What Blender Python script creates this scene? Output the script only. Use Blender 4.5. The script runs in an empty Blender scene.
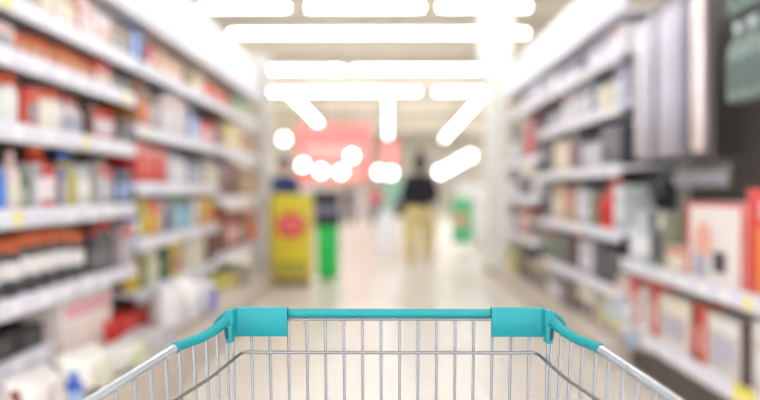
import bpy, bmesh, math, random
from mathutils import Vector, Matrix
random.seed(7)
C = bpy.context.scene.collection
PI = math.pi
# ------------------------------------------------------------------ camera
H = 1.2; F = 760.0
cam = bpy.data.cameras.new('camera'); cam.lens = 36; cam.sensor_width = 36; cam.clip_start = 0.02; cam.clip_end = 200
cam_ob = bpy.data.objects.new('camera', cam); C.objects.link(cam_ob)
cam_ob.location = (0, 0, H)
PITCH = math.atan(10/F); YAW = math.atan(8/F)
cam_ob.rotation_euler = (PI/2 - PITCH, 0, YAW)
cam.dof.use_dof = True; cam.dof.focus_distance = 0.985; cam.dof.aperture_fstop = 1.65; cam.dof.aperture_blades = 0
bpy.context.scene.camera = cam_ob
RM = cam_ob.rotation_euler.to_matrix()
def at(px, py, Y):
    d = RM @ Vector(((px-380)/F, (200-py)/F, -1)); d *= Y/d.y
    return Vector((d.x, d.y, d.z + H))
# ------------------------------------------------------------------ world, exposure
w = bpy.data.worlds.new('world'); bpy.context.scene.world = w; w.use_nodes = True
w.node_tree.nodes['Background'].inputs[0].default_value = (.92, .95, 1, 1)
w.node_tree.nodes['Background'].inputs[1].default_value = 2.5
vs = bpy.context.scene.view_settings
vs.view_transform = 'Standard'; vs.look = 'None'; vs.gamma = 1; vs.use_curve_mapping = False; vs.exposure = 0.2
LAMP = 17.0
# ------------------------------------------------------------------ materials
def lin(c): return tuple(((v/255)/12.92 if v/255 <= .04045 else ((v/255+.055)/1.055)**2.4) for v in c) + (1,)
MC = {}
def mat(name, c, rough=.5, metal=0, var=0.04, scale=14, bump=0, coat=0):
    key = (name, c, rough, metal)
    if key in MC: return MC[key]
    m = bpy.data.materials.new(name); m.use_nodes = True; nt = m.node_tree; b = nt.nodes['Principled BSDF']
    b.inputs['Roughness'].default_value = rough; b.inputs['Metallic'].default_value = metal
    if coat: b.inputs['Coat Weight'].default_value = coat
    L = lin(c)
    if var:
        tc = nt.nodes.new('ShaderNodeTexCoord'); n = nt.nodes.new('ShaderNodeTexNoise'); n.inputs['Scale'].default_value = scale
        r = nt.nodes.new('ShaderNodeValToRGB')
        r.color_ramp.elements[0].position = .35; r.color_ramp.elements[1].position = .65
        r.color_ramp.elements[0].color = tuple(v*(1-var) for v in L[:3])+(1,)
        r.color_ramp.elements[1].color = tuple(min(1, v*(1+var)) for v in L[:3])+(1,)
        nt.links.new(tc.outputs['Object'], n.inputs['Vector']); nt.links.new(n.outputs[0], r.inputs[0]); nt.links.new(r.outputs[0], b.inputs['Base Color'])
        if bump:
            bp = nt.nodes.new('ShaderNodeBump'); bp.inputs['Strength'].default_value = bump
            nt.links.new(n.outputs[0], bp.inputs['Height']); nt.links.new(bp.outputs[0], b.inputs['Normal'])
    else: b.inputs['Base Color'].default_value = L
    MC[key] = m; return m
def emit(name, c, s):
    m = bpy.data.materials.new(name); m.use_nodes = True; b = m.node_tree.nodes['Principled BSDF']
    b.inputs['Base Color'].default_value = (.8, .8, .8, 1)
    b.inputs['Emission Color'].default_value = lin(c); b.inputs['Emission Strength'].default_value = s
    return m
def floor_mat():
    m = bpy.data.materials.new('polished_tiles'); m.use_nodes = True; nt = m.node_tree; b = nt.nodes['Principled BSDF']
    tc = nt.nodes.new('ShaderNodeTexCoord'); br = nt.nodes.new('ShaderNodeTexBrick'); br.offset = 0
    br.inputs['Scale'].default_value = 1; br.inputs['Brick Width'].default_value = .6; br.inputs['Row Height'].default_value = .6
    br.inputs['Mortar Size'].default_value = .003
    br.inputs['Color1'].default_value = lin((228, 221, 210)); br.inputs['Color2'].default_value = lin((223, 215, 204)); br.inputs['Mortar'].default_value = lin((186, 178, 166))
    nt.links.new(tc.outputs['Object'], br.inputs['Vector']); nt.links.new(br.outputs[0], b.inputs['Base Color'])
    b.inputs['Roughness'].default_value = .3
    return m
WHITE = mat('white_metal', (238, 238, 246), .4, var=.02)
RAIL = mat('price_rail_plastic', (232, 232, 244), .35, var=.03)
HEADER = mat('header_panel', (240, 240, 250), .4, var=.02)
BACK = mat('tan_back_panel', (120, 106, 90), .6)
BACKR = mat('grey_back_panel', (100, 98, 98), .6)
DARKB = mat('dark_perforated_panel', (98, 92, 84), .6)
PLINTH = mat('beige_plinth', (205, 192, 178), .5)
DPLINTH = mat('dark_plinth', (92, 84, 76), .6)
POST = mat('pale_post', (208, 204, 194), .5)
CEIL = mat('ceiling_board', (232, 225, 208), .8, scale=.8, var=.05)
WALL = mat('cream_wall', (236, 228, 216), .8, scale=.6)
STEEL = mat('zinc_steel', (192, 200, 212), .22, 1, var=.04)
WIRE = mat('zinc_wire', (142, 142, 144), .3, 1, var=.04)
DSTEEL = mat('peg_hook_steel', (150, 150, 155), .3, 1)
TEAL = mat('teal_plastic', (0, 142, 150), .5, var=.03)
BLACK = mat('black_plastic', (24, 24, 26), .5)
TUBE = emit('lamp_tube_glow', (246, 249, 255), LAMP)
GLOBE = emit('lamp_globe_glow', (255, 253, 250), 9)
# ------------------------------------------------------------------ mesh helpers
def bx(bm, x0, x1, y0, y1, z0, z1, bev=0):
    m = Matrix.Translation(((x0+x1)/2, (y0+y1)/2, (z0+z1)/2)) @ Matrix.Diagonal((abs(x1-x0), abs(y1-y0), abs(z1-z0), 1))
    r = bmesh.ops.create_cube(bm, size=1, matrix=m)
    if bev:
        es = list({e for v in r['verts'] for e in v.link_edges})
        bmesh.ops.bevel(bm, geom=es, offset=bev, segments=2, affect='EDGES', profile=.6)
def lathe(bm, prof, n=16, cx=0, cy=0, sx=1, sy=1):
    rings = []
    for r, z in prof:
        rings.append([bm.verts.new((cx+r*sx*math.cos(2*PI*i/n), cy+r*sy*math.sin(2*PI*i/n), z)) for i in range(n)])
    for a, b in zip(rings, rings[1:]):
        for i in range(n): bm.faces.new((a[i], a[(i+1) % n], b[(i+1) % n], b[i]))
    bm.faces.new(rings[0][::-1]); bm.faces.new(rings[-1])
def tube(bm, pts, r, n=8, closed=False, sec=None):
    pts = [Vector(p) for p in pts]; N = len(pts); rings = []; ref = None
    for i, p in enumerate(pts):
        if closed: t = pts[(i+1) % N]-pts[i-1]
        else: t = (pts[min(i+1, N-1)]-pts[max(i-1, 0)])
        t.normalize()
        if ref is None:
            ref = Vector((0, 0, 1)) if abs(t.z) < .9 else Vector((0, 1, 0))
        u = (ref - t*ref.dot(t)).normalized(); ref = u; v = t.cross(u)
        rr = r[i] if isinstance(r, (list, tuple)) else r
        if sec: rings.append([bm.verts.new(p + u*b + v*a) for a, b in sec])
        else: rings.append([bm.verts.new(p + (u*math.cos(2*PI*k/n)+v*math.sin(2*PI*k/n))*rr) for k in range(n)])
    n = len(rings[0])
    pr = list(zip(rings, rings[1:])) + ([(rings[-1], rings[0])] if closed else [])
    for a, b in pr:
        for i in range(n): bm.faces.new((a[i], a[(i+1) % n], b[(i+1) % n], b[i]))
    if not closed: bm.faces.new(rings[0][::-1]); bm.faces.new(rings[-1])
def rod(bm, a, b, r, n=6): tube(bm, [a, b], r, n)
def fin(name, bm, m, smooth=True):
    bmesh.ops.recalc_face_normals(bm, faces=bm.faces)
    me = bpy.data.meshes.new(name); bm.to_mesh(me); bm.free(); me.materials.append(m)
    if smooth:
        me.shade_smooth()
        try: me.set_sharp_from_angle(angle=math.radians(40))
        except Exception: pass
    return me
def link(name, me, parent=None, loc=(0, 0, 0), label=None):
    o = bpy.data.objects.new(name, me); C.objects.link(o); o.location = loc
    if parent: o.parent = parent
    if label: o['label'] = label
    return o
def part(name, m, parent, f, label=None, smooth=True):
    bm = bmesh.new(); f(bm); return link(name, fin(name, bm, m, smooth), parent, label=label)
def thing(name, label, cat, loc=(0, 0, 0), rz=0, group=None):
    o = bpy.data.objects.new(name, None); C.objects.link(o); o.empty_display_size = .1
    o.location = loc; o.rotation_euler = (0, 0, rz); o['label'] = label; o['category'] = cat
    if group: o['group'] = group
    return o
def struct(name, m, f, parent=None):
    o = part(name, m, parent, f, smooth=False)
    if not parent: o['kind'] = 'structure'
    return o
def boxf(*a, **k): return lambda bm: bx(bm, *a, **k)
# ------------------------------------------------------------------ setting
CZ = 4.3; YB = 54
struct('floor', floor_mat(), boxf(-16, 16, -4, YB+.2, -.1, 0))
struct('ceiling', CEIL, boxf(-16, 16, -4, YB+.2, CZ, CZ+.1))
struct('wall_back', WALL, boxf(-16, 16, YB, YB+.2, 0, CZ))
def light_open_wall(s_):  # unseen side wall without panes, opened up so world light brightens the store
    x0, x1 = sorted((s_*16, s_*16.2))
    def f(bm):
        bx(bm, x0, x1, -4, YB+.2, 0, .4); bx(bm, x0, x1, -4, YB+.2, 3.6, CZ); y = -4
        while y < YB: bx(bm, x0, x1, y, y+.15, .4, 3.6); y += 3
    return f
struct('wall_left', WALL, light_open_wall(-1)); struct('wall_right', WALL, light_open_wall(1))
for i, y in enumerate((11.3, 14, 17.6, 24, 31)):
    struct('trim_%d' % (i+1), mat('ceiling_beam', (196, 186, 168), .7), boxf(-16, 16, y-.12, y+.12, CZ-.22, CZ-.001))
# ------------------------------------------------------------------ ceiling lamps
def strip(a, b, label, group=None, rods=True):
    a = Vector(a); b = Vector(b); c = (a+b)/2; d = b-a; L = d.length
    t = thing('ceiling_light', label, 'ceiling light', (c.x, c.y, CZ), math.atan2(d.y, d.x), group)
    z = a.z-CZ
    part('diffuser', TUBE, t, lambda bm: tube(bm, [(-L/2, 0, z), (L/2, 0, z)], .032, 10))
    part('housing', WHITE, t, boxf(-L/2, L/2, -.04, .04, z+.033, z+.08))
    for s in (-1, 1): part('hanger', DSTEEL, t, lambda bm: rod(bm, (s*L*.4, 0, z+.08), (s*L*.4, 0, 0), .008))
    return t
ZL = 3.7
ORD = ['first', 'second', 'third', 'fourth', 'fifth', 'sixth', 'seventh', 'eighth', 'ninth', 'tenth', 'eleventh', 'twelfth', 'thirteenth', 'fourteenth', 'fifteenth']
def xx(px, Y): return at(px, 100, Y).x
def across(y, segs, where):
    Y = F*(ZL-H)/(190-y)
    nm = ['left', 'middle', 'right'] if len(segs) == 3 else ['left', 'right']
    for (p0, p1), s in zip(segs, nm):
        strip((xx(p0, Y), Y, ZL), (xx(p1, Y), Y, ZL), 'long white tube light across the aisle, %s one in the %s row' % (s, where))
across(8, [(203, 287), (309, 422), (440, 528)], 'topmost')
across(34, [(231, 379), (381, 526)], 'second highest')
across(70, [(260, 343), (353, 481)], 'third highest')
across(92, [(263, 418), (436, 484)], 'fourth highest')
for k, Y in enumerate((8.4, 6.4, 4.4, 2.4, .4, -1.6)):
    strip((-2.1, Y, ZL), (2.1, Y, ZL), 'long white tube light above the near aisle, %s from the far end of the shelving' % ORD[k])
strip((xx(290, 20), 19.8, ZL), (xx(324, 31), 31, ZL), 'slanting white tube light left of the hanging red banner')
strip((xx(388, 20), 19.8, ZL), (xx(388, 36), 36, ZL), 'white tube light running lengthwise straight above the middle of the aisle')
strip((xx(484, 20), 19.8, ZL), (xx(438, 42), 38, ZL), 'slanting white tube light left of the white column')
for x, n_ in ((-12, 'farthest left'), (-9, 'far left'), (-6.6, 'left'), (6.6, 'right'), (9, 'far right'), (12, 'farthest right')):  # unseen tubes off to the sides, added to brighten the far store
    strip((x, 16, ZL), (x, 28, ZL), 'added unseen tube light to brighten the far store, %s neighbouring aisle' % n_)
    strip((x*1.2+(1.2 if x > 0 else -1.2), 34, ZL), (x*1.2+(1.2 if x > 0 else -1.2), 50, ZL), 'added unseen tube light to brighten the far store, back wall, %s side' % n_)
def globe(px, py, Y, label):
    p = at(px, py, Y); t = thing('pendant_lamp', label, 'pendant lamp', (p.x, p.y, CZ))
    z = p.z-CZ
    def g(bm): bmesh.ops.create_uvsphere(bm, u_segments=14, v_segments=9, radius=.22*Y/38, matrix=Matrix.Translation((0, 0, z)))
    part('lamp_globe', GLOBE, t, g)
    part('cord', BLACK, t, lambda bm: rod(bm, (0, 0, z+.26), (0, 0, 0), .012))
for px, py, l in ((284, 139, 'round white lamp left of the red banner, highest of the far lamps'), (303, 165, 'round white lamp below left end of the red banner'),
                  (321, 171, 'round white lamp below the middle of the red banner'), (341, 172, 'round white lamp right of the middle under the red banner'),
                  (352, 156, 'round white lamp overlapping right part of the red banner'), (379, 172, 'round white lamp just below the small red sign'),
                  (391, 173, 'round white lamp between small red sign and person in black'), (440, 172, 'lowest round white lamp right of the head of the person in black'),
                  (450, 167, 'second round white lamp right of the person in black'), (460, 161, 'third round white lamp right of the person in black'),
                  (470, 156, 'round white lamp farthest right, beside the white column')):
    globe(px, py, 24 if px < 385 else 38, l)
# ------------------------------------------------------------------ columns
def column(x0, x1, Y0, Y1, label, m=POST, cap=0, z=CZ):
    t = thing('square_column', label, 'column', ((x0+x1)/2, (Y0+Y1)/2, 0))
    a = (x1-x0)/2; b = (Y1-Y0)/2
    part('shaft', m, t, boxf(-a, a, -b, b, .1, z, bev=.01))
    part('plinth', PLINTH, t, boxf(-a-.02, a+.02, -b-.02, b+.02, 0, .1, bev=.008))
    if cap: part('capital', m, t, boxf(-a-cap, a+cap, -b-cap*.2, b+cap, 2.75, z-.001, bev=.01))
column(-1.70, -1.49, 9.45, 9.68, 'pale grey slim column at the far end of the left shelving', z=2.9)
column(1.41, 1.66, 10.75, 11.1, 'tall white column at the far end of the right shelving', mat('white_plaster', (242, 241, 234), .6), cap=.09)
column(1.665, 1.80, 10.42, 10.6, 'slim grey post between white column and right shelving', z=2.6)
# ------------------------------------------------------------------ shelving
def tagcol(i): return (248, 236, 150) if i % 9 == 4 else (250, 250, 252)
def unit(side, Y0, Y1, shelves, label, wf=1.6, wb=2.08, top=2.3, header=None, back=BACK, base=None, tags=True, hooks=None):
    s = side; t = thing('shelving_unit', label, 'shelves', (s*wf, (Y0+Y1)/2, 0)); y0 = Y0-(Y0+Y1)/2; y1 = -y0
    X = lambda wv: s*(wv-wf)
    bxs = lambda a, b, *r, **k: boxf(min(X(a), X(b)), max(X(a), X(b)), *r, **k)
    part('back_panel', back, t, bxs(wb-.03, wb, y0+.02, y1-.02, .0, top))
    for yy in (y0, y1-.03): part('upright', POST, t, bxs(wb-.09, wb, yy, yy+.03, 0, top, bev=.004))
    for i, sh in enumerate(shelves):
        z = sh[0]; e0 = y0+.005; e1 = y1-.005
        if len(sh) > 1: e0 = sh[1]-(Y0+Y1)/2; e1 = sh[2]-(Y0+Y1)/2
        p = part('shelf', WHITE, t, bxs(wf, wb-.04, e0, e1, z-.025, z))
        part('price_rail', RAIL, p, bxs(wf-.014, wf-.001, e0, e1, z-.075, z+.012, bev=.004))
        if tags:
            y = e0+.15; k = i*3
            while y < e1-.12:
                k += 1
                if random.random() < .8:
                    part('price_tag', mat('paper_tag', tagcol(k), .6, var=.0), p, bxs(wf-.018, wf-.0145, y, y+.07, z-.066, z-.004))
                y += .2 + .1*random.random()
    if header:
        part('header_panel', HEADER, t, bxs(wf-.02, wf+.03, y0+.003, y1-.003, header[0], header[1], bev=.01))
        part('header_top', HEADER, t, bxs(wf+.03, wb, y0+.003, y1-.003, header[0], header[0]+.02))
    if base:
        part('base_deck', base[2], t, bxs(base[0], wb-.04, y0+.003, y1-.003, 0, base[1], bev=.006))
    if hooks:
        for (yw, z, d) in hooks:
            part('peg_hook', DSTEEL, t, lambda bm: tube(bm, [(X(wb-.03), yw-(Y0+Y1)/2, z), (X(wb-d), yw-(Y0+Y1)/2, z), (X(wb-d-.01), yw-(Y0+Y1)/2, z+.02)], .004, 5))
    return t
unit(-1, 2.3, 4.78, [(2.02,), (1.79,), (1.48,), (1.11,), (.73,), (.47, 2.3, 3.6)], 'nearest left shelving bay, white shelves with price rails', top=2.3, header=(2.29, 2.72), base=(1.24, .29, PLINTH))
unit(-1, 4.8, 7.1, [(2.02,), (1.61,), (1.24,), (.88,), (.54,)], 'middle left shelving bay, white shelves with red and blue packs', top=2.3, header=(2.29, 2.72), base=(1.24, .29, PLINTH))
unit(-1, 7.12, 9.35, [(2.02,), (1.61,), (1.13,), (.58,)], 'far left shelving bay next to the slim grey column', top=2.3, header=(2.29, 2.72), base=(1.42, .2, PLINTH))
unit(1, 8.0, 10.38, [(2.17,), (1.56,), (1.13,), (.66,)], 'far right shelving bay next to the white column', top=2.42, header=(2.42, 2.8), back=BACKR, base=(1.46, .17, PLINTH))
unit(1, 5.22, 7.98, [(2.17,), (1.80,), (1.37,), (.91,), (.505,)], 'middle right shelving bay with grey and silver packs', top=2.42, header=(2.42, 2.8), back=BACKR, base=(1.46, .17, PLINTH))
LONG = [(5.10-.157*i, 2.42) for i in range(7)]
MINT = [(3.83-.15*i, z) for z in (2.5, 2.06) for i in range(5)]
SMALL = [(4.95, 1.36), (4.78, 1.36), (4.52, 1.36), (4.40, 1.36), (4.28, 1.36), (4.1, 1.36), (3.96, 1.36)]
unit(1, 2.5, 5.2, [(.735,), (.30,)], 'nearest right shelving bay with dark peg panel and hanging packs', top=2.8, back=DARKB, base=(1.66, .2, DPLINTH),
     hooks=[(y, z, .4) for y, z in LONG+MINT+SMALL])
# ------------------------------------------------------------------ products (built with the front towards local -Y)
PC = {}
def sub(parent, name, me, label=None): return link(name, me, parent, label=label)
def product(kind, col, acc, cap, wd, h, dp):
    key = (kind, col, acc, cap, round(wd, 3), round(h, 3), round(dp, 3))
    if key in PC: return PC[key]
    out = []
    def add(n, m, f):
        bm = bmesh.new(); f(bm); out.append((n, fin(n, bm, m)))
    a = wd/2; b = dp/2
    P = mat('printed_pack', col, .42) if kind != 'long' else mat('silver_wrap', col, .22, .55); A = mat('printed_label', acc, .45); K = mat('pack_cap', cap, .4)
    if kind == 'box':
        add('box_body', P, boxf(-a, a, -b, b, 0, h, bev=.004))
        add('front_label', A, boxf(-a*.78, a*.78, -b-.0015, -b+.001, h*.18, h*.62, bev=.0006))
        add('front_stripe', K, boxf(-a*.9, a*.9, -b-.0015, -b+.001, h*.72, h*.92, bev=.0006))
    elif kind == 'tray':
        add('box_body', P, boxf(-a, a, -b, b, 0, h, bev=.008))
        add('front_label', A, boxf(-a*.5, a*.5, -b-.0015, -b+.001, h*.25, h*.75, bev=.0006))
    elif kind in ('bottle', 'jar', 'can'):
        r = min(a, b)
        if kind == 'bottle':
            pr = [(r*.85, 0), (r, h*.03), (r, h*.55), (r*.9, h*.66), (r*.42, h*.8), (r*.38, h*.88)]; cp = [(r*.46, h*.86), (r*.46, h*.99), (r*.4, h)]; lb = (.12, .5)
        elif kind == 'jar':
            pr = [(r*.85, 0), (r*.98, h*.06), (r, h*.3), (r, h*.6), (r*.85, h*.76), (r*.8, h*.8)]; cp = [(r*.9, h*.77), (r*.92, h*.97), (r*.84, h)]; lb = (.3, .6)
        else:
            pr = [(r*.92, 0), (r*.97, h*.02), (r*.95, h*.05), (r*.95, h*.93), (r*.98, h*.95)]; cp = [(r*.98, h*.94), (r*.98, h*.99), (r*.9, h)]; lb = (.2, .7)
        add(kind+'_body', P, lambda bm: lathe(bm, pr, 18))
        add('label_band', A, lambda bm: lathe(bm, [(r*.9, h*lb[0]), (r*1.015, h*lb[0]+.001), (r*1.015, h*lb[1]), (r*.9, h*lb[1]+.001)], 18))
        add('cap' if kind == 'bottle' else 'lid', K, lambda bm: lathe(bm, cp, 16))
    elif kind in ('pouch', 'bag'):
        def f(bm):
            nx, nz = 9, 9; g = {}
            for sd in (-1, 1):
                for i in range(nx):
                    for j in range(nz):
                        u = i/(nx-1)*2-1; v = j/(nz-1)
                        bul = (1-u**4)*(1-(2*v-1)**6 if kind == 'bag' else min(1, (1-v)*2.2)*1.0)
                        wob = .08*math.sin(5*u+3*v*sd)+.05*math.sin(9*v+2*u)
                        y = sd*b*max(0, bul)*(.92+wob*.8)
                        edge = i in (0, nx-1) or j == nz-1 or (j == 0 and kind == 'bag')
                        if edge and sd == 1: continue
                        if edge: y = 0
                        x = u*a*(1-.08*v*(1-abs(u)))
                        g[(sd, i, j)] = bm.verts.new((x, y, v*h))
            G = lambda sd, i, j: g.get((sd, i, j)) or g[(-1, i, j)]
            for sd in (-1, 1):
                for i in range(nx-1):
                    for j in range(nz-1):
                        q = [G(sd, i, j), G(sd, i+1, j), G(sd, i+1, j+1), G(sd, i, j+1)]
                        try: bm.faces.new(q if sd == -1 else q[::-1])
                        except ValueError: pass
        add(kind+'_body', P, f)
        add('front_label', A, lambda bm: lathe(bm, [(a*.5, -.004), (a*.5, .004)], 16, sy=.8))
        me = out[-1][1]; me.transform(Matrix.Translation((0, -b*1.02, h*.42)) @ Matrix.Rotation(PI/2, 4, 'X'))
        add('top_seal', K, boxf(-a*.96, a*.96, -.004, .004, h*.93, h*1.0, bev=.001))
    elif kind == 'long':     # long wrapped hanging pack, origin at the bottom
        add('backing_card', A, boxf(-a, a, b-.006, b, 0, h, bev=.002))
        add('clear_wrap', P, lambda bm: lathe(bm, [(a*.6, .02), (a*.82, .05), (a*.86, h*.5), (a*.8, h*.86), (a*.3, h*.93)], 12, sy=b*.9/(a*.86)))
        add('hang_tab', K, boxf(-a*.5, a*.5, b-.008, b+.001, h, h+.05, bev=.002))
    elif kind == 'blister':
        add('backing_card', A, boxf(-a, a, b-.005, b, 0, h, bev=.002))
        add('bubble', P, boxf(-a*.75, a*.75, -b, b-.005, h*.08, h*.66, bev=min(a, b)*.5))
        add('card_header', K, boxf(-a*.9, a*.9, b-.0065, b-.004, h*.74, h*.97))
    PC[key] = out; return out
NAMES = {'box': ('product_box', 'box'), 'tray': ('flat_carton', 'carton'), 'bottle': ('bottle', 'bottle'), 'jar': ('jar', 'jar'), 'can': ('can', 'can'),
         'pouch': ('pouch', 'pouch'), 'bag': ('plastic_bag', 'bag'), 'long': ('long_hanging_pack', 'hanging pack'), 'blister': ('blister_pack', 'hanging pack')}
def put(kind, col, acc, cap, wd, h, dp, side, wf, Y, z, label, group=None, wob=0):
    n, c = NAMES[kind]
    rz = (PI/2 if side < 0 else -PI/2) + wob     # front to the aisle
    t = thing(n, label, c, (side*(wf+dp/2), Y, z), rz, group)
    for pn, me in product(kind, col, acc, cap, wd, h, dp): sub(t, pn, me)
    return t
W3 = ['nearest', 'second nearest', 'third nearest', 'fourth nearest', 'fifth nearest', 'sixth nearest', 'seventh nearest', 'eighth nearest', 'ninth nearest', 'tenth nearest', 'eleventh nearest', 'twelfth nearest', 'thirteenth nearest']
def row(side, place, z, items, w0=1.625):
    """items: (px0, px1, kind, desc, body, accent, cap, width, height[, w, z])"""
    used = {}
    for it in items:
        p0, p1, kind, desc, col, acc, cap, wd, h = it[:9]
        ww = it[9] if len(it) > 9 else w0; zz = it[10] if len(it) > 10 else z
        ya, yb = sorted(F*ww/abs(p-388) for p in (p0, p1))
        if side < 0: ya, yb = sorted((F*ww/max(388-p0, 1), F*ww/max(388-p1, 1)))
        span = yb-ya; n = max(1, int(round(span/wd))); pitch = span/n
        if n == 1: wv = min(max(span*.95, .04), max(wd*1.3, span*.95))
        else: wv = pitch*.93
        if kind in ('bottle', 'jar', 'can'): wv = min(wv, wd*1.15); dp = wv
        elif kind == 'pouch': dp = min(.1, wv*.6)
        elif kind == 'bag': dp = .24
        elif kind == 'box': dp = .22
        else: dp = .26
        if side > 0:
            acc, cap = [{LG: (236, 236, 242), GR: (64, 64, 70)}.get(q, q) for q in (acc, cap)]
            it = it[:4]+(col, acc, cap)+it[7:]
        for i in range(n):
            Y = ya+pitch*(i+.5)
            jt = random.choice((-16, -6, 0, 8)); col = tuple(min(245, max(8, v+jt)) for v in it[4])
            h = round(it[8]*random.choice((.86, .93, 1)), 3)
            lab = '%s %s, %s' % (desc, 'on' if z == zz else 'in', place)
            if n > 1: lab = '%s %s' % (W3[min(i, 12)], lab)
            put(kind, col, acc, cap, round(wv, 3), h, round(dp, 3), side, ww+random.uniform(0, .012), Y, zz, lab, (desc+' row, '+place) if n > 1 else None)
WH = (240, 238, 238); CR = (236, 228, 205); GR = (150, 150, 150); DG = (80, 80, 82); OR = (228, 116, 58); RD = (214, 60, 50); NV = (40, 50, 90); BL = (60, 120, 215)
BR = (110, 70, 48); TN = (196, 160, 110); YE = (226, 196, 50); PK = (236, 196, 190); GN = (90, 150, 70); DK = (45, 42, 42); LB = (170, 195, 235); MR = (130, 40, 46); LG = (200, 200, 206); OL = (150, 145, 90)
L = -1; R_ = 1
NB = 'nearest left bay'; MBY = 'middle left bay'; FB = 'far left bay'; RM_ = 'middle right bay'; RF = 'far right bay'; RN = 'nearest right bay'
row(L, 'top shelf, '+NB, 2.02, [
    (40, 78, 'box', 'beige box', (216, 200, 180), CR, TN, .16, .21), (79, 97, 'box', 'red and white box', (222, 96, 80), WH, WH, .13, .22),
    (98, 111, 'box', 'white box', (236, 226, 222), PK, WH, .13, .22), (112, 133, 'box', 'tan box', (200, 180, 150), GR, BR, .17, .2)])
row(L, 'second shelf, '+NB, 1.79, [
    (-8, 16, 'box', 'pinkish white box', (235, 205, 205), GR, PK, .15, .14), (18, 94, 'pouch', 'orange pouch with pale label', OR, (200, 180, 150), (236, 130, 90), .12, .14),
    (95, 111, 'box', 'red box', (220, 84, 66), CR, RD, .12, .14), (113, 132, 'tray', 'dark grey carton', (96, 92, 84), GR, GR, .2, .1)])
row(L, 'third shelf, '+NB, 1.48, [
    (-10, 24, 'jar', 'white jar with orange lid', WH, (240, 240, 235), (214, 96, 50), .17, .23), (27, 40, 'box', 'red slim box', (214, 80, 66), GR, RD, .12, .22),
    (42, 67, 'jar', 'cream round jar with orange lid', (240, 236, 222), (245, 242, 230), (226, 110, 70), .18, .24), (69, 86, 'bottle', 'pale pink bottle with orange cap', (225, 205, 210), (170, 175, 190), OR, .14, .22),
    (88, 96, 'box', 'dark brown box', (70, 44, 40), MR, MR, .1, .21), (97, 117, 'can', 'red can with white label', (206, 60, 48), (230, 214, 218), OR, .15, .2),
    (119, 133, 'box', 'dark olive box', (84, 76, 66), GR, BR, .14, .17)])
row(L, 'fourth shelf, '+NB, 1.11, [
    (-8, 13, 'bottle', 'blue bottle', BL, (80, 140, 230), (90, 90, 150), .15, .27), (15, 25, 'bottle', 'pinkish beige bottle', (226, 200, 195), CR, PK, .1, .28),
    (26, 34, 'bottle', 'green bottle', (110, 140, 90), (170, 170, 160), GR, .09, .22), (35, 42, 'box', 'pale grey box', (190, 186, 190), WH, GR, .09, .25),
    (43, 61, 'bottle', 'tall red bottle with white label and orange cap', (226, 66, 50), (240, 225, 230), (226, 120, 60), .18, .31), (63, 68, 'box', 'slim grey box', (165, 160, 165), LG, BL, .08, .24),
    (69, 82, 'bottle', 'olive yellow bottle with blue cap', (184, 172, 90), (190, 180, 100), (40, 110, 215), .14, .29), (84, 96, 'jar', 'white round tub', (220, 220, 212), WH, LG, .13, .24),
    (98, 115, 'box', 'grey box with red top', (170, 166, 160), LG, (220, 60, 50), .17, .25), (117, 133, 'box', 'navy blue box', (60, 74, 120), LB, (80, 110, 80), .17, .22)])
row(L, 'fifth shelf, '+NB, .73, [
    (-12, 88, 'jar', 'dark jar with white label and orange lid', (74, 72, 74), (232, 228, 226), (206, 100, 50), .185, .295),
    (97, 118, 'bottle', 'dark grey bottle with red cap', (90, 88, 90), (120, 116, 118), (222, 70, 60), .13, .29), (120, 133, 'box', 'grey and pink box', (190, 170, 172), LG, RD, .14, .27)])
row(L, 'low shelf, '+NB, .47, [(-20, 44, 'tray', 'black low tray', (44, 42, 44), DG, DG, .3, .12)])
row(L, 'bottom deck, '+NB, .29, [
    (60, 112, 'box', 'large pale pink carton', (242, 224, 216), (246, 232, 224), (240, 176, 186), .66, .375, 1.62),
    (-30, -2, 'box', 'red carton', (206, 70, 50), CR, OR, .2, .2, 1.32), (4, 18, 'jar', 'cream tub', (226, 216, 196), WH, CR, .13, .17, 1.32),
    (20, 32, 'bottle', 'dark red bottle', (140, 56, 50), CR, MR, .1, .2, 1.32),
    (36, 74, 'bag', 'white bag', (236, 230, 228), (226, 216, 214), WH, .36, .24, 1.27), (78, 86, 'bottle', 'blue bottle', (60, 100, 200), LB, BL, .1, .16, 1.27),
    (88, 120, 'bag', 'white plump bag', (236, 232, 224), (226, 226, 200), WH, .4, .2, 1.27)])
row(L, 'bottom deck, '+MBY, .29, [
    (124, 152, 'bag', 'white bag with green print', (232, 230, 224), (214, 222, 180), WH, .3, .14, 1.27), (157, 178, 'box', 'grey box', (188, 184, 186), LG, GR, .3, .09, 1.27),
    (181, 204, 'bag', 'white bulky bag', (238, 236, 234), LG, WH, .36, .33, 1.27), (206, 220, 'bag', 'white bag with blue corner', (236, 234, 240), (110, 120, 210), WH, .36, .3, 1.27),
    (120, 146, 'tray', 'flat red packet', (214, 56, 50), (226, 100, 90), RD, .6, .15, 1.52), (147, 158, 'tray', 'flat brown red packet', (176, 74, 54), BR, BR, .35, .15, 1.52),
    (166, 175, 'tray', 'bright red packet', (235, 50, 40), RD, RD, .35, .17, 1.52), (177, 192, 'tray', 'orange yellow packet', (220, 160, 60), OR, OR, .45, .16, 1.52)])
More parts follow.
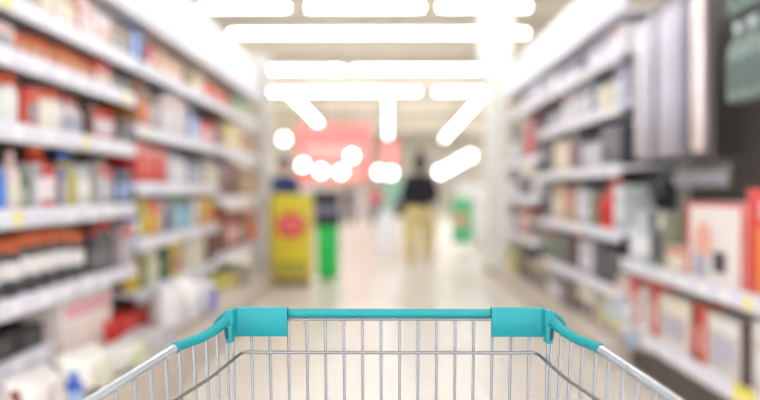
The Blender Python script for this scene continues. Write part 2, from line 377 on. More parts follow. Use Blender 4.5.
row(L, 'top shelf, '+MBY, 2.02, [
    (134, 141, 'box', 'bright blue box', (90, 150, 240), LB, LB, .16, .24), (142, 147, 'box', 'navy slim box', (50, 62, 90), NV, NV, .1, .23), (148, 157, 'box', 'red box', (222, 90, 80), PK, RD, .15, .2),
    (159, 184, 'box', 'peach coloured box', (228, 184, 150), (236, 200, 170), TN, .2, .19), (185, 191, 'box', 'brown slim box', (140, 90, 84), BR, BR, .1, .2), (192, 204, 'box', 'yellow tan box', (216, 190, 120), CR, TN, .17, .19),
    (206, 217, 'pouch', 'orange red pouch', (236, 110, 80), (240, 140, 100), OR, .18, .2)])
row(L, 'top shelf, '+FB, 2.02, [
    (219, 232, 'pouch', 'orange red pouch', (236, 104, 74), OR, OR, .2, .2), (234, 247, 'box', 'green box', (120, 160, 80), GN, GN, .2, .2), (249, 256, 'box', 'tan box', (190, 170, 130), TN, OL, .2, .18)])
row(L, 'second shelf, '+MBY, 1.61, [
    (137, 150, 'box', 'brown orange box', (184, 124, 60), OR, BR, .17, .3), (152, 161, 'can', 'grey green canister', (130, 130, 116), LG, DG, .16, .28), (163, 174, 'box', 'pinkish white tall box', (232, 216, 218), WH, PK, .2, .33),
    (175, 186, 'box', 'pale lilac tall box', (226, 214, 222), WH, PK, .2, .33), (187, 190, 'box', 'navy slim box', (60, 70, 96), NV, NV, .1, .3), (191, 204, 'bottle', 'light blue bottle', LB, (200, 214, 240), (200, 214, 240), .18, .31),
    (206, 217, 'can', 'red canister', (222, 84, 92), PK, RD, .22, .24)])
row(L, 'second shelf, '+FB, 1.61, [
    (219, 224, 'box', 'brown slim box', (110, 80, 60), BR, BR, .15, .3), (225, 234, 'box', 'yellow box', (222, 200, 90), CR, YE, .2, .28), (235, 241, 'box', 'pale yellow box', (226, 212, 150), CR, YE, .2, .25),
    (243, 256, 'box', 'reddish brown box', (200, 130, 104), TN, BR, .22, .26)])
row(L, 'third shelf, '+MBY, 1.24, [
    (135, 168, 'box', 'red box with pale stripe', (214, 56, 46), (222, 84, 70), (236, 150, 130), .26, .28), (171, 188, 'box', 'silver white box', (214, 214, 222), WH, LG, .2, .24),
    (190, 204, 'box', 'blue grey box', (150, 152, 180), LG, NV, .2, .22), (206, 217, 'box', 'beige box', (196, 180, 160), CR, GR, .2, .26)])
row(L, 'third shelf, '+FB, 1.13, [
    (219, 224, 'box', 'grey brown box', (140, 120, 110), BR, GR, .2, .3), (225, 240, 'box', 'dark reddish brown box', (120, 66, 56), BR, MR, .22, .38), (242, 256, 'box', 'golden tan box', (190, 160, 96), TN, BR, .22, .36)])
row(L, 'fourth shelf, '+MBY, .88, [
    (135, 141, 'bottle', 'blue and white bottle', (80, 110, 190), WH, BL, .15, .28), (143, 151, 'box', 'yellow green box', (180, 180, 80), YE, OR, .12, .28), (152, 160, 'box', 'orange box', (232, 140, 96), YE, (236, 90, 60), .15, .28),
    (162, 165, 'box', 'pale grey slim box', (180, 180, 200), LG, LG, .1, .25), (166, 172, 'bottle', 'navy bottle', (70, 76, 130), NV, LG, .16, .24), (174, 177, 'box', 'pale slim box', (200, 200, 210), LG, LG, .1, .26),
    (178, 191, 'bottle', 'teal blue bottle with green cap', (110, 180, 205), (140, 200, 215), (150, 190, 120), .2, .3), (192, 199, 'box', 'beige grey box', (206, 200, 190), LG, WH, .14, .26),
    (200, 208, 'box', 'red and yellow box', (214, 110, 86), YE, YE, .18, .27), (209, 217, 'box', 'mustard box', (200, 170, 90), RD, YE, .18, .27)])
row(L, 'fourth shelf, '+FB, .58, [
    (219, 225, 'box', 'dark brown box', (100, 70, 56), BR, BR, .2, .36), (226, 240, 'box', 'pinkish red box', (178, 88, 90), PK, MR, .25, .44), (241, 247, 'box', 'dark green grey box', (90, 92, 84), GR, DG, .2, .42), (248, 257, 'box', 'orange red box', (214, 120, 90), OR, GR, .25, .44)])
row(L, 'lowest shelf, '+MBY, .54, [
    (135, 142, 'jar', 'bright yellow jar', (222, 190, 50), YE, YE, .16, .22), (143, 149, 'box', 'olive box', OL, GR, OL, .15, .24), (151, 164, 'jar', 'cream jar', (216, 216, 180), (226, 226, 196), CR, .24, .27),
    (166, 170, 'box', 'dark green slim box', (70, 96, 76), GN, GN, .1, .25), (171, 181, 'box', 'mustard yellow box', (206, 166, 60), (170, 100, 80), YE, .22, .27), (185, 206, 'box', 'large cream box', (218, 208, 190), (226, 218, 200), CR, .5, .29),
    (208, 217, 'box', 'dark brown box', (90, 66, 50), BR, MR, .22, .24)])
row(L, 'bottom deck, '+FB, .20, [(222, 232, 'box', 'yellow green low box', (190, 186, 80), YE, YE, .3, .22, 1.5), (233, 240, 'box', 'tan low box', (190, 160, 110), TN, YE, .3, .2, 1.5), (242, 250, 'box', 'grey low box', (140, 140, 126), GR, GR, .3, .2, 1.5)])
# right side
row(R_, 'top shelf, '+RM_, 2.17, [
    (544, 556, 'box', 'pale grey box', (196, 196, 200), WH, LG, .25, .2), (559, 575, 'bag', 'lilac white bag', (216, 214, 224), LG, WH, .3, .2), (577, 584, 'tray', 'black carton', (44, 46, 56), DG, DG, .2, .17),
    (586, 604, 'box', 'grey lilac box', (184, 182, 198), LG, GR, .2, .2), (606, 621, 'box', 'white box with red edge', (230, 226, 230), LG, (214, 120, 110), .2, .2)])
row(R_, 'top shelf, '+RF, 2.17, [(510, 520, 'box', 'brown tan box', (150, 130, 110), TN, BR, .3, .2), (522, 530, 'box', 'grey box', (160, 160, 170), LG, GR, .3, .2), (532, 539, 'box', 'pale lilac box', (214, 212, 224), LG, LG, .3, .22)])
row(R_, 'second shelf, '+RM_, 1.80, [
    (544, 560, 'blister', 'grey card pack', (200, 200, 206), GR, LG, .2, .28), (562, 575, 'box', 'pale grey box', (204, 202, 210), WH, (200, 160, 150), .25, .26), (577, 590, 'box', 'blue grey box', (150, 156, 172), LG, DG, .2, .28),
    (592, 611, 'bag', 'cream bag', (236, 230, 206), (244, 236, 204), CR, .35, .25), (613, 621, 'box', 'lilac grey box', (190, 190, 206), LG, GR, .18, .3)])
row(R_, 'third shelf, '+RM_, 1.37, [
    (543, 551, 'box', 'dark grey box', (96, 98, 96), GR, DG, .25, .34), (553, 567, 'box', 'beige tall box', (214, 200, 170), CR, (226, 190, 160), .28, .33), (569, 576, 'box', 'maroon grey box', (110, 96, 110), MR, DG, .2, .36),
    (578, 586, 'blister', 'silver card pack', (222, 222, 228), LG, WH, .16, .34), (587, 596, 'blister', 'white card pack', (228, 228, 232), WH, LG, .16, .34), (598, 608, 'box', 'mid grey box', (140, 138, 146), GR, GR, .18, .34), (610, 621, 'box', 'dark navy box', (60, 64, 78), DG, GR, .18, .34)])
row(R_, 'fourth shelf, '+RM_, .91, [
    (543, 549, 'box', 'grey box', (120, 118, 124), GR, GR, .2, .3), (551, 562, 'box', 'beige box', (210, 190, 160), CR, TN, .25, .34), (563, 573, 'box', 'orange brown box', (196, 140, 116), TN, (220, 130, 100), .2, .3),
    (575, 588, 'box', 'silver grey box', (176, 180, 184), LG, LG, .22, .33), (590, 594, 'box', 'slim olive box', (130, 140, 110), OL, GR, .1, .3), (595, 609, 'bottle', 'bright red bottle', (226, 50, 44), (214, 40, 38), (226, 60, 50), .24, .39),
    (611, 621, 'box', 'pale grey box', (190, 196, 194), LG, WH, .18, .38)])
row(R_, 'fifth shelf, '+RM_, .505, [
    (544, 553, 'box', 'grey green box', (120, 126, 116), GN, (190, 60, 60), .25, .3), (555, 566, 'box', 'taupe box', (140, 132, 126), GR, GR, .25, .28), (568, 576, 'can', 'dark red canister', (140, 50, 50), GR, MR, .2, .32),
    (578, 592, 'box', 'lilac grey box', (170, 168, 184), LG, LG, .24, .3), (594, 619, 'box', 'dark grey box', (76, 76, 86), DG, DG, .25, .27)])
row(R_, 'bottom deck, '+RM_, .17, [
    (547, 560, 'box', 'grey box', (170, 166, 164), LG, GR, .3, .25, 1.56), (562, 575, 'box', 'brown grey box', (130, 114, 104), GR, BR, .28, .24, 1.56), (577, 594, 'box', 'beige box', (200, 186, 168), GR, CR, .3, .25, 1.56),
    (597, 622, 'bag', 'pale blue white bag', (206, 214, 222), (226, 214, 150), LB, .3, .26, 1.56), (624, 640, 'bag', 'cream bag', (214, 210, 200), LB, CR, .3, .22, 1.56)])
row(R_, 'second shelf, '+RF, 1.56, [(510, 520, 'box', 'grey box', (160, 158, 160), LG, GR, .3, .4), (523, 533, 'box', 'red tall box', (206, 84, 78), RD, MR, .3, .48), (534, 539, 'box', 'dark slim box', (80, 84, 80), DG, DG, .2, .36)])
row(R_, 'third shelf, '+RF, 1.13, [(508, 517, 'box', 'lilac grey box', (180, 170, 180), LG, GR, .3, .3), (519, 529, 'box', 'dark grey box', (92, 90, 88), GR, DG, .3, .26), (531, 539, 'box', 'grey white box', (190, 186, 184), LG, WH, .3, .3)])
row(R_, 'fourth shelf, '+RF, .66, [(508, 515, 'box', 'grey box', (150, 150, 146), LG, GR, .3, .3), (516, 526, 'can', 'pinkish red canister', (206, 100, 100), PK, MR, .3, .36), (528, 539, 'box', 'taupe box', (150, 140, 128), GR, OL, .3, .3)])
row(R_, 'bottom deck, '+RF, .17, [(509, 515, 'box', 'yellow green box', (190, 194, 100), YE, OL, .3, .34, 1.56), (517, 525, 'box', 'dark box', (90, 86, 82), GR, DG, .3, .4, 1.56), (527, 545, 'box', 'brown grey box', (160, 146, 132), GR, TN, .3, .32, 1.56)])
row(R_, 'upper shelf, '+RN, .735, [
    (625, 634, 'bottle', 'silver white bottle', (206, 210, 216), LG, WH, .2, .32), (635, 646, 'bottle', 'pale grey bottle', (190, 196, 204), WH, LG, .2, .34), (648, 654, 'box', 'dark teal grey box', (96, 110, 114), DG, GR, .18, .36),
    (655, 661, 'box', 'olive grey box', (150, 150, 130), GR, CR, .14, .36), (663, 683, 'box', 'beige low box', (206, 192, 172), CR, (214, 110, 80), .3, .15),
    (762, 800, 'box', 'orange box', (232, 120, 50), YE, OR, .2, .42)])
row(R_, 'lower shelf, '+RN, .30, [
    (615, 626, 'box', 'pale pink box', (226, 210, 204), WH, PK, .2, .33), (628, 637, 'box', 'red box', (222, 110, 100), PK, RD, .2, .33), (639, 646, 'box', 'grey white box', (200, 194, 190), WH, LG, .18, .33), (647, 654, 'box', 'red slim box', (226, 90, 76), PK, (200, 60, 56), .16, .34),
    (656, 688, 'box', 'cream box with grey picture', (232, 222, 206), (190, 186, 196), CR, .5, .33), (690, 696, 'box', 'dark red slim box', (170, 26, 30), RD, MR, .12, .35), (697, 702, 'box', 'salmon slim box', (236, 130, 104), PK, RD, .12, .3),
    (704, 737, 'box', 'white box with blue and red picture', (236, 228, 218), (196, 190, 206), WH, .5, .33), (738, 745, 'box', 'maroon black slim box', (90, 36, 40), DG, DG, .1, .34), (747, 800, 'box', 'white box', (230, 222, 216), LG, WH, .3, .33)])
# two standout boxes on the upper right shelf
t = thing('product_box', 'large white box framed in red with a small dark picture, upper shelf, nearest right bay', 'box', (1.625+.13, 3.81, .735), -PI/2)
part('box_body', mat('white_carton', (238, 230, 226), .45), t, boxf(-.33, .33, -.13, .13, 0, .4, bev=.006))
part('red_frame', mat('red_print', (222, 60, 56), .45), t, lambda bm: (bx(bm, -.33, -.30, -.133, -.129, 0, .4), bx(bm, .30, .33, -.133, -.129, 0, .4), bx(bm, -.3, .3, -.133, -.129, .385, .4)))
part('salmon_print', mat('salmon_print', (238, 178, 160), .45), t, lambda bm: lathe(bm, [(.1, -.1325), (.1, -.129)], 20, cx=0, cy=0)).data.transform(Matrix.Translation((-.12, 0, .2)) @ Matrix.Rotation(PI/2, 4, 'X') @ Matrix.Translation((0, 0, .262)) if False else Matrix(((1, 0, 0, -.12), (0, 0, 1, 0), (0, 1, 0, .2), (0, 0, 0, 1))))
part('picture', mat('dark_print', (70, 58, 66), .45), t, boxf(0, .14, -.1335, -.129, .06, .16, bev=.001))
part('lower_print', mat('grey_print', (170, 176, 190), .45), t, boxf(-.24, -.08, -.1335, -.129, .02, .13, bev=.001))
t = thing('product_box', 'bright red and orange tall box at right picture edge, upper shelf', 'box', (1.625+.11, 3.34, .735), -PI/2)
part('box_body', mat('red_carton', (222, 42, 34), .4), t, boxf(-.12, .12, -.11, .11, 0, .47, bev=.006))
part('orange_panel', mat('orange_print', (238, 140, 50), .4), t, boxf(-.02, .118, -.1125, -.109, .01, .3, bev=.001))
part('pale_badge', mat('pink_print', (226, 176, 186), .4), t, boxf(-.0, .1, -.1125, -.109, .33, .42, bev=.001))
# hanging packs
hc = [((222, 218, 224), (236, 228, 224), 'pale'), ((196, 194, 202), (206, 200, 206), 'silver'), ((160, 158, 168), (120, 118, 128), 'grey'), ((206, 204, 214), (216, 210, 216), 'light silver'),
      ((190, 186, 200), (176, 170, 180), 'mid silver'), ((130, 130, 142), (96, 94, 108), 'charcoal'), ((236, 220, 216), (240, 222, 218), 'pinkish white')]
for (y, z), (c, a, nme) in zip(LONG, hc):
    put('long', c, (120, 116, 122), a, .128, 1.0, .11, 1, 1.64, y, 1.385, '%s long wrapped pack hanging on dark peg panel, nearest right bay' % nme)
nm = ['first from the right edge', 'second from the right edge', 'third from the right edge', 'fourth from the right edge', 'beside the long packs']
for i, (y, z) in enumerate(MINT):
    put('bottle', (128, 146, 140), (96, 116, 110), (200, 210, 212), .12, .40, .12, 1, 1.70, y, z-.42, 'mint grey hanging bottle pack, %s peg row, %s' % ('upper' if i < 5 else 'lower', nm[4-i % 5]))
for y, n_ in ((4.95, 'farther'), (4.78, 'nearer')): put('blister', (28, 28, 38), (34, 34, 44), (44, 44, 56), .15, .19, .08, 1, 1.70, y, 1.15, '%s black hanging pack under the long silver packs' % n_)
for i, y in enumerate((4.52, 4.40, 4.28, 4.1, 3.96)): put('blister', (150, 150, 156), (110, 106, 100), (120, 116, 110), .1, .13, .06, 1, 1.70, y, 1.21, '%s small grey hanging pack under the long packs, counted from the black packs' % ORD[i])
# yellow marker on the lower right rail
t = thing('shelf_talker', 'yellow price card on the lower right shelf edge at picture corner', 'price card', (1.580, 3.38, .275), -PI/2)
part('card', mat('yellow_card', (240, 222, 60), .5), t, boxf(-.1, .1, -.003, .003, -.05, .05, bev=.001))
part('pale_band', mat('pale_yellow_card', (250, 240, 170), .5), t, boxf(-.08, .08, -.0045, -.0025, -.02, .012))
# ------------------------------------------------------------------ end-of-aisle displays
Yd = 9.62
t = thing('display_stand', 'yellow display stand with red oval emblem at the end of the left shelving', 'display stand', (xx(292.5, Yd), Yd, 0), 0)
YM = mat('yellow_board', (226, 208, 50), .5)
part('stand_body', YM, t, boxf(-.25, .25, -.17, .17, .1, 1.15, bev=.012))
part('stand_foot', mat('brown_foot', (140, 112, 86), .6), t, boxf(-.22, .22, -.14, .14, 0, .1, bev=.01))
em = part('emblem', mat('red_emblem', (226, 60, 60), .5), t, lambda bm: lathe(bm, [(.19, -.003), (.19, .003)], 28, sy=.86))
em.data.transform(Matrix(((1, 0, 0, 0), (0, 0, 1, -.174), (0, 1, 0, .76), (0, 0, 0, 1))))
part('emblem_band', mat('pink_band', (244, 150, 140), .5), t, lambda bm: (bx(bm, -.15, .15, -.18, -.1765, .77, .83, bev=.001), bx(bm, -.1, .1, -.18, -.1765, .68, .72, bev=.001)))
part('grey_panel', mat('grey_net', (176, 164, 70), .6), t, boxf(-.2, .2, -.173, -.168, .14, .3))
Yg = 10.4
t = thing('green_bin', 'bright green square bin beside the yellow display stand', 'bin', (xx(328, Yg), Yg, 0), 0)
part('bin_body', mat('green_plastic', (20, 196, 84), .45), t, boxf(-.14, .14, -.14, .14, .02, .70, bev=.015))
part('bin_rim', mat('green_rim', (16, 170, 74), .45), t, boxf(-.15, .15, -.15, .15, .69, .72, bev=.006))
part('bin_foot', BLACK, t, boxf(-.11, .11, -.11, .11, 0, .02))
t = thing('storage_crate', 'dark navy crate stack with grey band standing on the green bin', 'crate', (xx(328, Yg), Yg, .72), 0)
NVM = mat('navy_plastic', (38, 42, 60), .5)
part('crate_lower', NVM, t, boxf(-.17, .17, -.14, .14, 0, .16, bev=.012))
part('grey_band', mat('grey_band', (130, 134, 160), .5), t, boxf(-.165, .165, -.135, .135, .16, .26, bev=.006))
part('crate_upper', NVM, t, boxf(-.19, .15, -.14, .14, .26, .46, bev=.02))
Yb = 26
def banner(px0, px1, py0, py1, Y, label, cols):
    a = at(px0, py1, Y); b = at(px1, py0, Y); t = thing('hanging_banner', label, 'banner', ((a.x+b.x)/2, Y, a.z)); w_ = (b.x-a.x)/2; h_ = b.z-a.z
    part('board', mat('hazed_red_board', (240, 132, 128), .6), t, boxf(-w_, w_, -.03, .03, 0, h_, bev=.01))  # banner colours paled, distance haze is put into them
    part('pale_panel', mat('pink_panel', (248, 190, 184), .6), t, lambda bm: [bx(bm, -w_*.75+i*w_*.2, -w_*.75+i*w_*.2+w_*.15, -.04, -.031, h_*.42, h_*.62, bev=.004) for i in range(8)])
    part('lower_panel', mat('salmon_panel', (246, 176, 160), .6), t, boxf(-w_*.5, w_*.7, -.04, -.031, h_*.05, h_*.26, bev=.004))
    part('hanger', DSTEEL, t, lambda bm: [rod(bm, (s*w_*.8, 0, h_), (s*w_*.8, 0, CZ-a.z), .01) for s in (-1, 1)])
banner(297, 370, 124, 182, Yb, 'wide red hanging banner with pale lettering beyond the aisle end', 0)
banner(381, 398, 140, 168, Yb, 'small red hanging sign between banner and person in black', 0)
# far checkout counters and far shelving
def far_unit(x0, x1, y0, y1, h, col, label, name='far_counter'):
    t = thing('shop_counter', label, 'counter', ((x0+x1)/2, (y0+y1)/2, 0)); a = (x1-x0)/2; b = (y1-y0)/2
    part('counter_body', mat('counter_laminate', col, .5), t, boxf(-a, a, -b, b, .08, h-.04, bev=.01)); part('counter_top', WHITE, t, boxf(-a-.03, a+.03, -b-.03, b+.03, h-.04, h, bev=.01))
    part('kick_board', PLINTH, t, boxf(-a+.03, a-.03, -b+.03, b-.03, 0, .08))
far_unit(1.95, 2.6, 13.5, 18, 1.3, (226, 224, 224), 'pale tall counter right of the person in black')
far_unit(-3.6, -1.9, 22, 23, 1.25, (190, 186, 190), 'grey counter far behind the yellow display stand')
far_unit(-1.5, -.6, 32, 33.5, 1.1, (200, 190, 190), 'far pale counter in the middle left distance')
far_unit(3, 5.0, 32, 33, 1.5, (222, 232, 226), 'pale counter far behind the person in black')
far_unit(-.4, 2.4, 44, 45, 1.9, (170, 214, 196), 'long mint coloured counter at the far end of the store')
far_unit(-9, -2.2, 44, 45, 1.7, (220, 200, 190), 'long pinkish counter at the far left end of the store')
Yp = 13.2
a = at(452, 243, Yp); b = at(473, 198, Yp)
t = thing('poster_stand', 'green poster stand with red patch beside the white column', 'poster', ((a.x+b.x)/2, Yp, 0)); w_ = (b.x-a.x)/2
part('poster_board', mat('green_poster', (100, 190, 136), .5), t, boxf(-w_, w_, -.015, .015, a.z, b.z, bev=.004))
part('red_patch', mat('salmon_poster', (230, 150, 130), .5), t, boxf(-w_*.8, w_*.3, -.018, -.0145, a.z+.3, a.z+.5))
part('stand_pole', DSTEEL, t, lambda bm: (rod(bm, (0, .03, 0.02), (0, .03, a.z+.3), .015), bx(bm, -.15, .15, -.1, .15, 0, .02)))
# ------------------------------------------------------------------ people
SKIN = mat('skin', (205, 160, 135), .55)
def skin_obj(name, m, parent, chains, sub_=2, root=0):
    me = bpy.data.meshes.new(name); vs_, es, rs = [], [], []
    idx = {}
    for ch in chains:
        prev = None
        for (p, r) in ch:
            k = tuple(round(q, 4) for q in p)
            if k not in idx: idx[k] = len(vs_); vs_.append(p); rs.append(r)
            if prev is not None and prev != idx[k]: es.append((prev, idx[k]))
            prev = idx[k]
    me.from_pydata(vs_, es, []); o = bpy.data.objects.new(name, me); C.objects.link(o)
    md = o.modifiers.new('skin', 'SKIN'); md.use_smooth_shade = True
    for i, r in enumerate(rs):
        sv = me.skin_vertices[0].data[i]; sv.radius = r if isinstance(r, tuple) else (r, r); sv.use_root = (i == root)
    s = o.modifiers.new('sub', 'SUBSURF'); s.levels = sub_; s.render_levels = sub_
    me.materials.append(m); o.parent = parent
    return o
def person(loc, rz, label, Ht, top, pants, hair, stride=.2, reach=.3, shoe=(230, 230, 232), bun=True, br=1.0, leg=1.0, tb=1.0, lb=1.0):
    t = thing('person', label, 'person', loc, rz); k = Ht/1.7
    V = lambda x, y, z: (x*k*(br if z > .9 else leg), y*k, z*k)
    pel = (V(0, 0, .93), .12*k)
    chains = [[pel, (V(0, .01, 1.08), .105*k), (V(0, .01, 1.25), .125*k), (V(0, 0, 1.37), .10*k), (V(0, .01, 1.45), .05*k), (V(0, .02, 1.51), .055*k), (V(0, .03, 1.58), .085*k), (V(0, .03, 1.65), .078*k)]]
    hands = []
    for s in (-1, 1):
        fy = s*stride
        chains.append([pel, (V(s*.09, 0, .86), .09*k), (V(s*.1, fy*.6+.03, .48), .06*k), (V(s*.1, fy, .1), .04*k), (V(s*.1, fy+.03, .045), .038*k), (V(s*.11, fy+.14, .035), .03*k)])
        el = V(s*.25, .02+.1*reach, 1.12); wr = V(s*.2, .05+reach*.9, 1.02+.05*reach)
        palm = V(s*.19, .05+reach*.9+.07, 1.01+.05*reach)
        ch = [(V(0, 0, 1.37), .10*k), (V(s*.15, 0, 1.37), .058*k), (el, .042*k), (wr, .026*k), (palm, .03*k)]
        chains.append(ch)
        for f in range(4):
            x = palm[0]+(f-1.5)*.02*k; L_ = (.075, .085, .08, .062)[f]*k
            chains.append([(palm, .03*k), ((x, palm[1]+.045*k, palm[2]), .009*k), ((x, palm[1]+.045*k+L_*.5, palm[2]-.01*k), .008*k), ((x, palm[1]+.04*k+L_*.7, palm[2]-.035*k), .0075*k)])
        chains.append([(palm, .03*k), ((palm[0]-s*.04*k, palm[1]+.015*k, palm[2]), .01*k), ((palm[0]-s*.05*k, palm[1]+.05*k, palm[2]-.012*k), .008*k)])
    body = skin_obj('body', SKIN, t, chains)
    PM = mat('trousers_cloth', pants, .8, scale=40); TM = mat('top_cloth', top, .8, scale=40); HM = mat('hair', hair, .6, scale=80)
    skin_obj('trousers', PM, t, [[(V(0, 0, 1.05), .125*k*tb), (V(0, 0, .93), .15*k*tb)]] + [[(V(0, 0, .93), .15*k*tb), (V(s*.095, 0, .84), .115*k*lb), (V(s*.1, s*stride*.6+.03, .48), .08*k*lb), (V(s*.1, s*stride, .12), .062*k*lb)] for s in (-1, 1)], root=1)
    jac = [[(V(0, 0, .985), .158*k*tb), (V(0, 0, 1.03), .152*k*tb), (V(0, .01, 1.1), .145*k*tb), (V(0, .01, 1.24), .165*k*tb), (V(0, 0, 1.37), .125*k*tb), (V(0, .01, 1.46), .065*k)]]
    for s in (-1, 1): jac.append([(V(0, 0, 1.37), .125*k*tb), (V(s*.16, 0, 1.38), .078*k*tb), (V(s*.25, .02+.1*reach, 1.12), .06*k*tb), (V(s*.2, .05+reach*.85, 1.02+.05*reach), .042*k)])
    skin_obj('jacket', TM, t, jac)
    def hairf(bm):
        def e(x, y, z, a, b, c): bmesh.ops.create_uvsphere(bm, u_segments=20, v_segments=14, radius=1, matrix=Matrix.Translation((x*k, y*k, z*k)) @ Matrix.Diagonal((a*k, b*k, c*k, 1)))
        e(0, -.004, 1.652, .1, .102, .105)
        e(0, -.028, 1.585, .085, .07, .085)
        if bun: e(0, -.03, 1.775, .05, .05, .055); e(0, -.035, 1.82, .042, .042, .035)
    part('hair', HM, t, hairf)
    for s in (-1, 1):
        part('shoe', mat('shoe', shoe, .5), t, lambda bm: (bx(bm, (s*.1*leg-.05)*k, (s*.1*leg+.05)*k, (s*stride-.08)*k, (s*stride+.19)*k, 0, .075*k, bev=.03*k)))
    # face
    for s in (-1, 1):
        part('eye', BLACK, t, lambda bm: bmesh.ops.create_uvsphere(bm, u_segments=8, v_segments=6, radius=.011*k, matrix=Matrix.Translation(V(s*.032, .112, 1.615))))
        part('ear', SKIN, t, lambda bm: bmesh.ops.create_uvsphere(bm, u_segments=8, v_segments=6, radius=.028*k, matrix=Matrix.Translation(V(s*.088, .03, 1.59)) @ Matrix.Diagonal((.4, .7, 1.1, 1))))
    part('nose', SKIN, t, lambda bm: bmesh.ops.create_cone(bm, segments=8, radius1=.017*k, radius2=.006*k, depth=.04*k, cap_ends=True, matrix=Matrix.Translation(V(0, .12, 1.59))))
    return t
person((xx(420, 11.3), 11.3, 0), .05, 'person seen from behind in black top and khaki trousers, hair tied up', 1.66, (22, 22, 30), (222, 202, 142), (20, 18, 20), stride=.14, shoe=(236, 232, 230), br=.95, leg=1.45, tb=1.32, lb=1.35)
person((xx(284, 11.6), 11.6, 0), PI*.9, 'person in dark blue standing behind the yellow display stand', 1.66, (46, 60, 110), (60, 64, 84), (34, 38, 70), stride=.05, reach=.15, bun=False)
person((xx(376, 23), 23, 0), 3.0, 'small distant person in a red top in the middle of the aisle', 1.36, (214, 90, 100), (60, 60, 80), (50, 36, 36), stride=.1, reach=.15, bun=False)
person((xx(349, 24), 24, 0), 2.6, 'distant person in dark clothes left of the person in red', 1.4, (70, 72, 92), (96, 92, 104), (40, 36, 36), stride=.12, reach=.15, bun=False)
# bag carried on the arm and white trolley bag
t = thing('handbag', 'dark brown handbag hanging at the left side of the person in black', 'bag', (xx(420, 11.3)-.27, 11.42, .80))
part('bag_body', mat('dark_leather', (74, 58, 54), .5), t, boxf(-.10, .10, -.07, .07, 0, .24, bev=.035))
part('strap', BLACK, t, lambda bm: tube(bm, [(-.07, 0, .22), (-.05, 0, .33), (.02, 0, .37), (.07, 0, .33), (.08, 0, .22)], .009, 6))
Yt = 14.6
t = thing('trolley_bag', 'white upright shopping trolley bag left of the person in black', 'trolley bag', (xx(386, Yt), Yt, 0))
part('bag_body', mat('white_canvas', (244, 244, 250), .6), t, boxf(-.16, .16, -.12, .12, .08, .78, bev=.05))
part('handle', STEEL, t, lambda bm: tube(bm, [(-.1, .13, .3), (-.1, .14, .98), (.1, .14, .98), (.1, .13, .3)], .011, 6))
for s in (-1, 1):
    wme = part('wheel', mat('grey_wheel', (150, 140, 150), .5), t, lambda bm: lathe(bm, [(.05, -.012), (.06, -.006), (.06, .006), (.05, .012)], 16))
    wme.data.transform(Matrix(((0, 0, 1, s*.15), (0, 1, 0, .1), (1, 0, 0, .06), (0, 0, 0, 1))))
# ------------------------------------------------------------------ shopping cart
cart = thing('shopping_cart', 'steel wire shopping cart with teal plastic rim sleeve and corner clips in the foreground', 'shopping cart', (0, .6, 0))
O = Vector((0, .6, 0))
def cpart(name, m, f, parent=cart, label=None): 
    bm = bmesh.new(); f(bm); bmesh.ops.translate(bm, verts=bm.verts, vec=-O); o = link(name, fin(name, bm, m), parent, label=label); return o
CX = .002
def CXf(y): return .002-(1-max(y, .45))*.0295
def smooth_path(P, n=6):
    out = []
    for i in range(len(P)-1):
        p0 = P[max(i-1, 0)]; p1 = P[i]; p2 = P[i+1]; p3 = P[min(i+2, len(P)-1)]
        for k in range(n):
            t_ = k/n; out.append(.5*((2*p1)+(p2-p0)*t_+(2*p0-5*p1+4*p2-p3)*t_*t_+(3*p1-p0-3*p2+p3)*t_**3))
    out.append(P[-1]); return out
def mir(P, s):
    return [Vector((CX-(CX-p.x)*1, p.y, p.z)) if s < 0 else Vector((2*CXf(p.y)-p.x, p.y, p.z)) for p in P]
corner = [at(252, 313.2, 1.0), at(240, 313.4, 1.0), at(232.5, 315.5, .992), at(227, 320, .972), at(219, 327, .958), at(209, 333.5, .943), at(199, 338.6, .928), at(188, 342.6, .912), at(177, 346.8, .897)]
ra = at(177, 347, .897); rb = at(93.5, 399, .785); rd = rb-ra
rail = [ra-rd*.04, ra, ra+rd*.5, rb, rb+rd*.9, rb+rd*2.2+Vector((.02, 0, .01))]
end = rail[-1]; rail.append(Vector((end.x-.01, .2, end.z+.005)))
front = smooth_path(corner, 5)
L_path = front; R_path = mir(front, 1)
full = list(reversed(L_path)) + R_path
cpart('rim_sleeve', TEAL, lambda bm: tube(bm, full, .0062, 12), label='teal plastic sleeve over the front rim')
for s in (-1, 1):
    rp = mir(smooth_path(rail, 6), s)
    cpart('side_rail', STEEL, lambda bm: tube(bm, rp, .0056, 12), label='shiny steel side rail')
    e = mir([corner[-1], corner[-1]+(rail[2]-rail[1]).normalized()*.003], s)
    cpart('sleeve_end', TEAL, lambda bm: tube(bm, e, .0070, 12))
